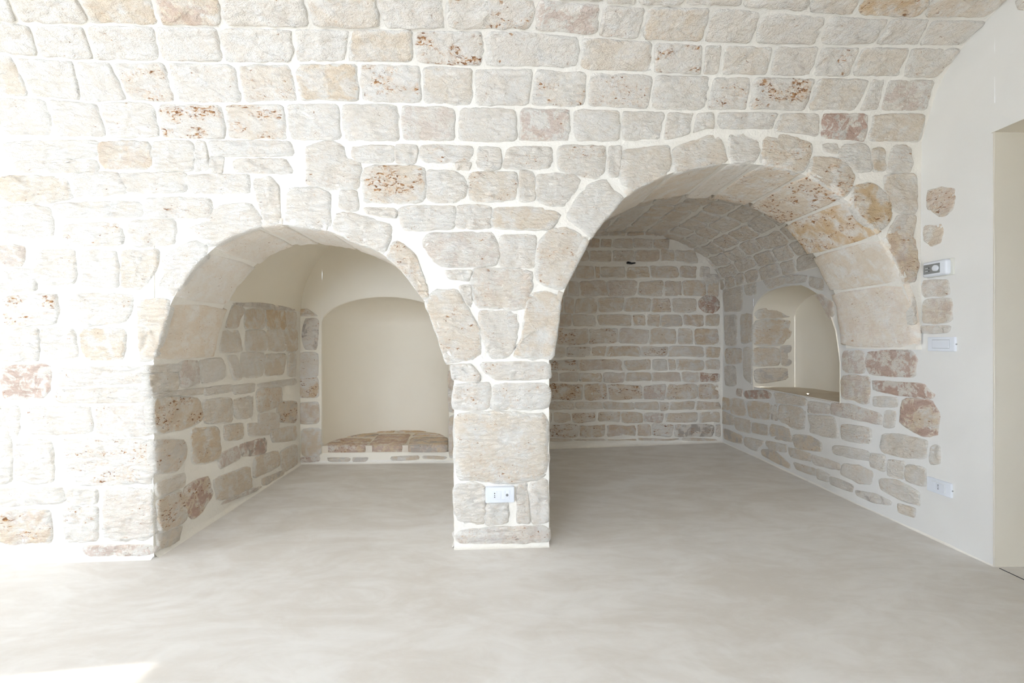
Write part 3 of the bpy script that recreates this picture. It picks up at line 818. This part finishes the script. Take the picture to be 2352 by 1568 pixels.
# ------------------------------------------------------------------ stones of the left alcove
LEFT = '''
O : 60 720 300 705 310 770 70 785
O o.2 : 62 805 300 785 290 940 72 965
O p.35 : 330 700 490 675 495 870 345 905
O : 520 675 720 660 740 825 545 880
O r.2 : 775 650 850 640 885 825 825 835
O : 905 615 1095 612 1080 805 905 820
O o.35 : 1125 625 1290 620 1270 785 1115 800
O o.2 : 1335 620 1390 620 1390 800 1325 795
O o.2 : 735 405 860 405 895 575 700 590
O o.3 : 935 405 1110 405 1120 570 955 575
O o.25 : 1140 400 1285 395 1295 570 1150 575
O o.45 : 1310 395 1400 400 1400 565 1315 565
O o.3 p.1 : 815 170 915 205 855 355 745 365
O o.5 : 935 215 1100 205 1090 360 935 370
O o.75 : 1130 210 1285 225 1295 375 1140 375
O o.3 : 1310 235 1390 245 1390 375 1315 375
O g.3 p.15 : 830 140 1100 160 1380 195 1375 215 1120 190 840 165
O o.15 : 90 975 540 920 540 985 90 1000
O : 560 925 790 893 790 955 580 988
O o.1 : 830 905 1000 885 1000 955 845 975
O : 1060 885 1380 835 1380 895 1080 920
O o.55 r.8 : 90 1010 510 1020 520 1215 400 1275 105 1345
O o.3 : 555 1045 800 1015 800 1225 555 1245
O o.15 r.3 : 835 1045 1000 995 985 1175 845 1195
O o.35 r.5 : 1045 945 1250 925 1250 1075 1055 1145
O o.4 r.9 g.4 : 1245 1065 1390 1055 1390 1230 1235 1220
O o.15 r.2 : 1065 1175 1220 1165 1220 1285 1075 1295
Q o.6 r.4 : 435 345 680 325 695 590 560 640 455 645
Q o.4 r.4 : 745 315 895 295 895 425 755 435
Q o.2 : 965 295 1150 290 1140 385 975 395
Q o.3 : 1185 355 1385 315 1385 435 1195 455
Q o.25 r.5 g.2 : 105 445 370 455 380 590 290 715 115 740
Q p.5 : 700 580 850 505 865 605 710 695
Q p.7 g.9 : 895 485 1110 425 1105 555 915 585
Q o.35 r.2 : 1030 605 1225 545 1235 675 1020 785
Q o.3 : 1265 560 1395 490 1395 655 1275 735
Q o.4 : 655 805 760 775 960 690 975 875 800 955 680 985
Q o.3 g.5 : 1095 795 1270 725 1265 775 1105 855
Q p.3 g.2 : 720 1015 860 945 1070 865 1060 895 730 1030
Q o.15 : 120 835 375 745 365 865 130 955
Q o.4 r.8 : 125 1005 340 910 375 1040 385 1160 290 1215 150 1290
Q p1 o.5 r.5 : 380 890 585 780 615 955 530 1080 455 1150 395 1090
Q g.2 o.2 : 130 1305 345 1235 300 1370 140 1440
'''
stones(wall_left, LEFT, s_left, grow=5.5, high=.009, amp=.008, n=30)
stones(wall_bl, '''
O o.85 r.3 : 1392 207 1500 203 1598 262 1420 258
O g1 r.5 : 1485 295 1610 290 1588 565 1475 555 1462 420
O o.2 r.2 : 1425 605 1598 605 1598 815 1425 825
O o.7 r.8 : 1425 845 1598 825 1605 1005 1425 1005
O o.5 p.2 : 1430 1065 1608 1055 1608 1245 1435 1245
O o.5 : 1452 1305 1628 1295 1628 1535 1455 1545
Q p.6 r.3 : 1445 602 1608 592 1608 636 1455 645
P o.5 p.3 : 1029 850 1062 850 1062 945 1031 945
P o.5 p.2 : 1031 955 1062 955 1062 1050 1031 1050
R o.4 g.3 : 130 602 330 602 320 638 150 638
R o.4 g.4 : 372 602 498 602 470 638 372 638
R o.6 : 722 592 968 582 958 620 725 630
R o.5 g.2 : 1012 582 1218 592 1200 618 1012 610''', s_backl, high=.010, amp=.005, n=24)
# hearth-like sill in the apse: stone slabs
sill = empty('stone_sill', (AC, 4.2, .10), 'low sill of brown stone slabs at the foot of the left apse', 'sill')
def slab(poly, props, thick=.062, name='slab'):
    ox, oy, sc = CROP['R']; P2 = [(lambda p: (p.x, p.y))(s_sill(ox+poly[i]/sc, oy+poly[i+1]/sc)) for i in range(0, len(poly), 2)]
    P2 = resample(chaikin(P2, .08, 1), 28); n = len(P2); cx = sum(p[0] for p in P2)/n; cy = sum(p[1] for p in P2)/n
    vv = []
    for s, z in ((1, -thick), (1.002, -thick*.5), (.998, -.008), (.985, -.001), (.6, .001), (.25, .001)):
        for px, py in P2:
            w = 1+.012*noise.noise(Vector((px*22, py*22, z*30)))
            q = (cx+(px-cx)*s*w, cy+(py-cy)*s*w)
            vv.append(V(q[0], q[1], ZS+z+.0012*noise.noise(Vector((q[0]*14, q[1]*14, 1)))) - sill.location)
    ff = []
    for k in range(5):
        for i in range(n):
            j = (i+1) % n; ff.append((k*n+i, k*n+j, k*n+n+j, k*n+n+i))
    ff.append(tuple(range(5*n, 6*n)))
    pr = dict(rust=.3, pink=0, ochre=0, grey=0); pr.update(props)
    return link(name, vv, ff, M_STONE, sill, props=pr)
slab([112, 490, 150, 452, 220, 422, 556, 424, 482, 490], dict(pink=.8, ochre=.7, rust=.6))
slab([505, 486, 600, 386, 900, 380, 838, 486], dict(ochre=.7, pink=.8))
slab([868, 490, 896, 412, 1236, 412, 1240, 490], dict(grey=.8, ochre=.6, pink=.3))
slab([245, 410, 400, 378, 606, 380, 562, 412], dict(grey=1, ochre=.8))
slab([905, 403, 935, 378, 1150, 374, 1230, 385, 1236, 403], dict(ochre=1, pink=.5))
slab([430, 370, 555, 352, 540, 368], dict(ochre=1))
slab([575, 369, 630, 350, 755, 349, 735, 370], dict(ochre=1, pink=.4))
slab([765, 370, 800, 346, 1040, 350, 1035, 369], dict(ochre=1, pink=.5))
# bedding mortar under and between the slabs
bd = []
for k in range(17):
    s = math.sin(math.pi/2*k/16); w = AA*1.012*math.sqrt(max(0, 1-s*s))+.002
    bd.append([V(AC-w*math.cos(math.pi*j/12)*1.0, ybackl(AC-w*math.cos(math.pi*j/12))+AD*s-.004, ZS-.004)-sill.location for j in range(13)])
fr = [[V(lerp(AC-AA*1.012, AC+AA*1.012, j/12), ybackl(lerp(AC-AA, AC+AA, j/12))+.006, z)-sill.location for j in range(13)] for z in (AZ0-.02, ZS-.004)]
link('bedding_mortar', *merge(grid(bd), grid(fr)), M_SLABJ, sill)

# ------------------------------------------------------------------ stones of the right alcove
def krow(y0, y1, xs, stains=None, crop='K'):
    ox, oy, sc = CROP[crop]
    jo = [(ox+(x+random.uniform(-9, 9))/sc, ox+(x+random.uniform(-12, 12))/sc) for x in xs]
    a, b = oy+y0/sc, oy+y1/sc
    yt = [(1200+i*40, a+random.uniform(-2.2, 2.2)) for i in range(14)]; yb = [(1200+i*40, b+random.uniform(-2.2, 2.2)) for i in range(14)]
    base = {i: dict(rust=random.choice((.1, .2, .4)), ochre=random.uniform(.15, .55), pink=random.choice((0, 0, .2))) for i in range(20)}
    base.update(stains or {})
    row(wall_br, yt, yb, jo, s_backr, base, gap=1.3, high=.008, n=26, amp=.009, rag=2.2)
krow(80, 200, [90, 300, 525, 850, 970, 1105, 1310, 1520, 1665], {5: dict(grey=.3, ochre=.4)})
krow(210, 365, [140, 440, 725, 1005, 1260, 1405, 1650], {0: dict(rust=.7, ochre=.4), 1: dict(rust=.8, ochre=.3), 5: dict(ochre=.7, pink=.2)})
krow(378, 485, [110, 235, 465, 610, 930, 1180, 1515, 1660], {1: dict(rust=.9), 4: dict(rust=.9), 6: dict(ochre=.6)})
krow(495, 605, [60, 340, 770, 1035, 1170, 1260, 1520, 1665], {0: dict(rust=1), 3: dict(grey=.3)})
krow(618, 712, [60, 170, 365, 590, 790, 1030, 1290, 1475, 1655], {7: dict(pink=1, rust=.8)})
krow(722, 875, [60, 395, 625, 940, 1160, 1455, 1650], {0: dict(rust=1, ochre=.5), 1: dict(rust=.7, ochre=.5), 2: dict(rust=.9, ochre=.4), 3: dict(pink=.4, rust=.6), 4: dict(rust=.6, ochre=.4)})
krow(885, 968, [60, 325, 580, 860, 1095, 1190, 1430, 1655])
krow(978, 1083, [60, 120, 285, 520, 750, 960, 1145, 1460, 1660], {2: dict(rust=.8, ochre=.3), 5: dict(rust=.5, pink=.4)})
krow(1095, 1215, [60, 365, 615, 890, 1020, 1235, 1600, 1660], {0: dict(rust=.8), 1: dict(rust=.6, ochre=.5), 2: dict(ochre=.6, pink=.3), 4: dict(rust=.9), 5: dict(grey=.9, rust=.6)})
krow(1222, 1255, [60, 300, 620, 900, 1300, 1640])
krow(1010, 1155, [130, 210, 315, 530, 775, 1030, 1210, 1450], crop='J')
krow(850, 1003, [130, 250, 360, 615, 910, 1145, 1310, 1540, 1655], crop='J')
krow(720, 838, [180, 330, 500, 560, 780, 1015, 1275, 1450], crop='J')
krow(570, 690, [330, 450, 660, 870, 1110, 1230, 1430], crop='J')
krow(465, 562, [430, 550, 665, 860, 1040, 1200], crop='J')
krow(400, 455, [480, 640, 800, 960, 1090], crop='J')
stones(wall_br, '''
J p1 r.9 g.5 : 1470 1045 1520 1008 1590 1008 1640 1050 1640 1110 1590 1145 1520 1140 1472 1100
J g.4 : 1515 805 1630 805 1635 880 1525 885
J g.3 : 1480 735 1550 740 1545 810 1475 815
J o.2 : 1340 600 1420 610 1450 690 1330 690''', s_backr, high=.014, n=20)
# the round stones of the alcove vault
ncs = 15
for c in range(ncs):
    t0 = math.pi*(c+.02)/ncs*.98; t1 = math.pi*(c+.93)/ncs*.98
    Y = 3.0+random.random()*.15
    while Y < 4.95:
        w = random.uniform(.18, .36); j = random.uniform(-.035, .035)
        if Y+w > 5.0: w = 5.02-Y
        stone(vault_r, [(Y+.008, t0+j), (Y+w*.5, t0+j*.5), (Y+w-.008, t0), (Y+w-.008, t1), (Y+w*.5, t1+j), (Y+.008, t1)], s_rv, dict(rust=random.choice((.1, .15, .3)), ochre=random.uniform(.05, .35), grey=random.choice((0, 0, .2))),
              n=18, eps=.01, aim=Vector((1.23, 4, 0)), high=.012, amp=.01)
        Y += w

# ------------------------------------------------------------------ small objects
class Frame:        # local right / up / outward axes on a wall
    def __init__(s, p, r, n): s.p = V(*p); s.r = Vector(r).normalized(); s.n = Vector(n).normalized(); s.u = Vector((0, 0, 1))
    def pt(s, a, b, c): return s.r*a+s.u*b+s.n*c
def box_geo(fr, x, y, w, h, z0, z1, bev=.002, taper=0.0, seg=3):
    """rounded plate: outline w x h centred on x, y, from depth z0 to z1"""
    def outline(ww, hh, r):
        o = []
        for cx_, cy_, a0 in ((ww/2-r, hh/2-r, 0), (-ww/2+r, hh/2-r, 90), (-ww/2+r, -hh/2+r, 180), (ww/2-r, -hh/2+r, 270)):
            for k in range(seg+1):
                a = math.radians(a0+90*k/seg); o.append((cx_+r*math.cos(a), cy_+r*math.sin(a)))
        return o
    r = max(bev, .0005)
    vv = []
    L = [(0, z0), (0, z1-r*.6), (r*.35+taper, z1-r*.15), (r+taper, z1)]
    for ins, z in L:
        for a, b in outline(w-2*ins, h-2*ins, max(r*1.2-ins*.3, .0003)): vv.append(fr.pt(x+a, y+b, z))
    n = len(vv)//len(L); ff = []
    for k in range(len(L)-1):
        for i in range(n): ff.append((k*n+i, k*n+(i+1) % n, (k+1)*n+(i+1) % n, (k+1)*n+i))
    ff.append(tuple(range((len(L)-1)*n, len(L)*n)))
    return vv, ff
def disc_geo(fr, x, y, rad, z0, z1, n=20, inset=.2):
    vv = []
    for s, z in ((1, z0), (1, z1-rad*inset*.5), (1-inset*.5, z1-rad*inset*.1), (1-inset, z1)):
        for i in range(n): vv.append(fr.pt(x+rad*s*math.cos(2*math.pi*i/n), y+rad*s*math.sin(2*math.pi*i/n), z))
    ff = [(k*n+i, k*n+(i+1) % n, (k+1)*n+(i+1) % n, (k+1)*n+i) for k in range(3) for i in range(n)]; ff.append(tuple(range(3*n, 4*n)))
    return vv, ff
def holes(fr, par, x, z, dy=.0098):
    for k in (-1, 0, 1): link('socket_hole', *disc_geo(fr, x, k*dy, .0030 if k else .0026, z, z+.0006, 12, .1), M_DARK, par)
# socket on the pier
fp = Frame(s_front(1148, 1132.6), (1, BF, 0), (BF, -1, 0))
o = empty('wall_outlet', fp.p, 'white socket plate with round aerial jack on the stone pier', 'outlet')
link('frame', *box_geo(fp, 0, 0, .150, .080, -.004, .0275, .004), M_PLASTIC, o)
for k, nm in ((-1.5, 'socket_module'), (-.5, 'blank_module'), (.5, 'blank_module'), (1.5, 'jack_module')):
    mo = link(nm, *box_geo(fp, .006+k*.0225, 0, .0219, .044, .020, .0290, .001), M_PLASTIC, o)
    if k == -1.5: holes(fp, mo, .006+k*.0225, .0287)
    if k == 1.5: link('jack', *disc_geo(fp, .006+k*.0225-.003, 0, .0068, .0285, .0315, 20), M_GREY, mo)
# three fittings on the right wall
RR, RNn = (.0181, -1, 0), (-1, -.0181, 0)
def on_right(x, y): return Frame(s_right(x, y), RR, RNn)
fr = on_right(2164.5, 790)
o = empty('light_switch', fr.p, 'white rocker switch plate on the right wall below the thermostat', 'switch')
link('frame', *box_geo(fr, 0, 0, .150, .076, -.008, .010, .003), M_PLASTIC, o)
link('bezel', *box_geo(fr, 0, 0, .0960, .0480, .008, .0102, .0008), M_GREY, o)
link('rocker', *box_geo(fr, 0, 0, .0930, .0450, .008, .0125, .002), M_PLASTIC, o)
link('screw', *disc_geo(fr, .0765, 0, .003, -.004, .004, 10), M_GREY, o)
fr = on_right(2159.5, 1118)
o = empty('wall_outlet', fr.p, 'white three-pin socket plate low on the right wall near the floor', 'outlet')
link('frame', *box_geo(fr, 0, 0, .135, .076, -.008, .010, .003), M_PLASTIC, o)
link('bezel', *box_geo(fr, 0, 0, .0760, .0470, .008, .0103, .0008), M_OLDWHITE, o)
for k, nm in ((-1, 'blank_module'), (0, 'socket_module'), (1, 'blank_module')):
    mo = link(nm, *box_geo(fr, k*.0245, 0, .0240, .045, .008, .0125, .0012), M_PLASTIC, o)
    if k == 0: holes(fr, mo, 0, .0122)
link('screw', *disc_geo(fr, .069, 0, .003, -.004, .004, 10), M_GREY, o)
fr = on_right(2158, 616.5)
o = empty('thermostat', fr.p, 'white and grey dial thermostat on the right wall above the switch', 'thermostat')
link('back_plate', *box_geo(fr, .008, 0, .150, .088, -.008, .008, .004), M_OLDWHITE, o)
bd_ = link('body', *box_geo(fr, 0, 0, .138, .082, .004, .032, .010, .004), M_PLASTIC, o)
pn = link('panel', *box_geo(fr, -.012, 0, .094, .052, .028, .0335, .002), M_GREY, o)
link('dial', *disc_geo(fr, .014, 0, .0165, .032, .043, 28, .25), M_PLASTIC, o)
for yy in (.006, -.010):
    s1 = link('slider_slot', *box_geo(fr, -.040, yy, .018, .0025, .033, .0340, .0004), M_PLASTIC, pn)
    link('slider_knob', *box_geo(fr, -.026, yy, .005, .005, .033, .0365, .0006), M_DARK, pn)
for xx in (-.042, -.036, -.030):
    link('printed_mark', *box_geo(fr, xx, .0145, .0032, .0022, .033, .0338, .0003), M_DARK, pn)
# iron peg in the back wall of the right alcove
def tube_geo(pts, rads, n=8):
    vv = []; ff = []
    for k, p in enumerate(pts):
        d = (pts[min(k+1, len(pts)-1)]-pts[max(k-1, 0)]).normalized(); a = d.orthogonal().normalized(); b = d.cross(a)
        for i in range(n): vv.append(p+(a*math.cos(2*math.pi*i/n)+b*math.sin(2*math.pi*i/n))*rads[k])
    for k in range(len(pts)-1):
        for i in range(n): ff.append((k*n+i, k*n+(i+1) % n, (k+1)*n+(i+1) % n, (k+1)*n+i))
    ff.append(tuple(range(n))); ff.append(tuple(range((len(pts)-1)*n, len(pts)*n)))
    return vv, ff
p0 = s_backr(1441, 604); pb = V(*p0)
o = link('iron_hook', [q for q in tube_geo([pb+Vector((0, .03, 0)), pb+Vector((0, -.03, 0)), pb+Vector((.006, -.045, -.006)), pb+Vector((.03, -.05, -.012)), pb+Vector((.07, -.045, -.006))],
        [.012, .012, .014, .010, .007])[0]], tube_geo([Vector((k, 0, 0)) for k in range(5)], [1]*5)[1], M_IRON)
o['label'] = 'small dark iron hook high on the back wall of the right alcove'; o['category'] = 'hook'
# lit spot in the niche sill
q = s_right(1855.5, 904); sp = Vector((2.39, q.y*2.39/q.x, 0)); sp.y = 2.39/((1855.5-CX)/F)
fs = Frame((sp.x, sp.y, NZ-.002), (1, 0, 0), (0, 0, 1)); fs.u = Vector((0, 1, 0))
o = empty('recessed_spotlight', fs.p, 'tiny lit recessed spotlight in the sill of the right niche', 'spotlight')
link('trim_ring', *disc_geo(fs, 0, 0, .012, -.01, .003, 20, .2), M_IRON, o)
link('lens', *disc_geo(fs, 0, 0, .0065, 0, .0065, 16, .5), M_LAMP, o)
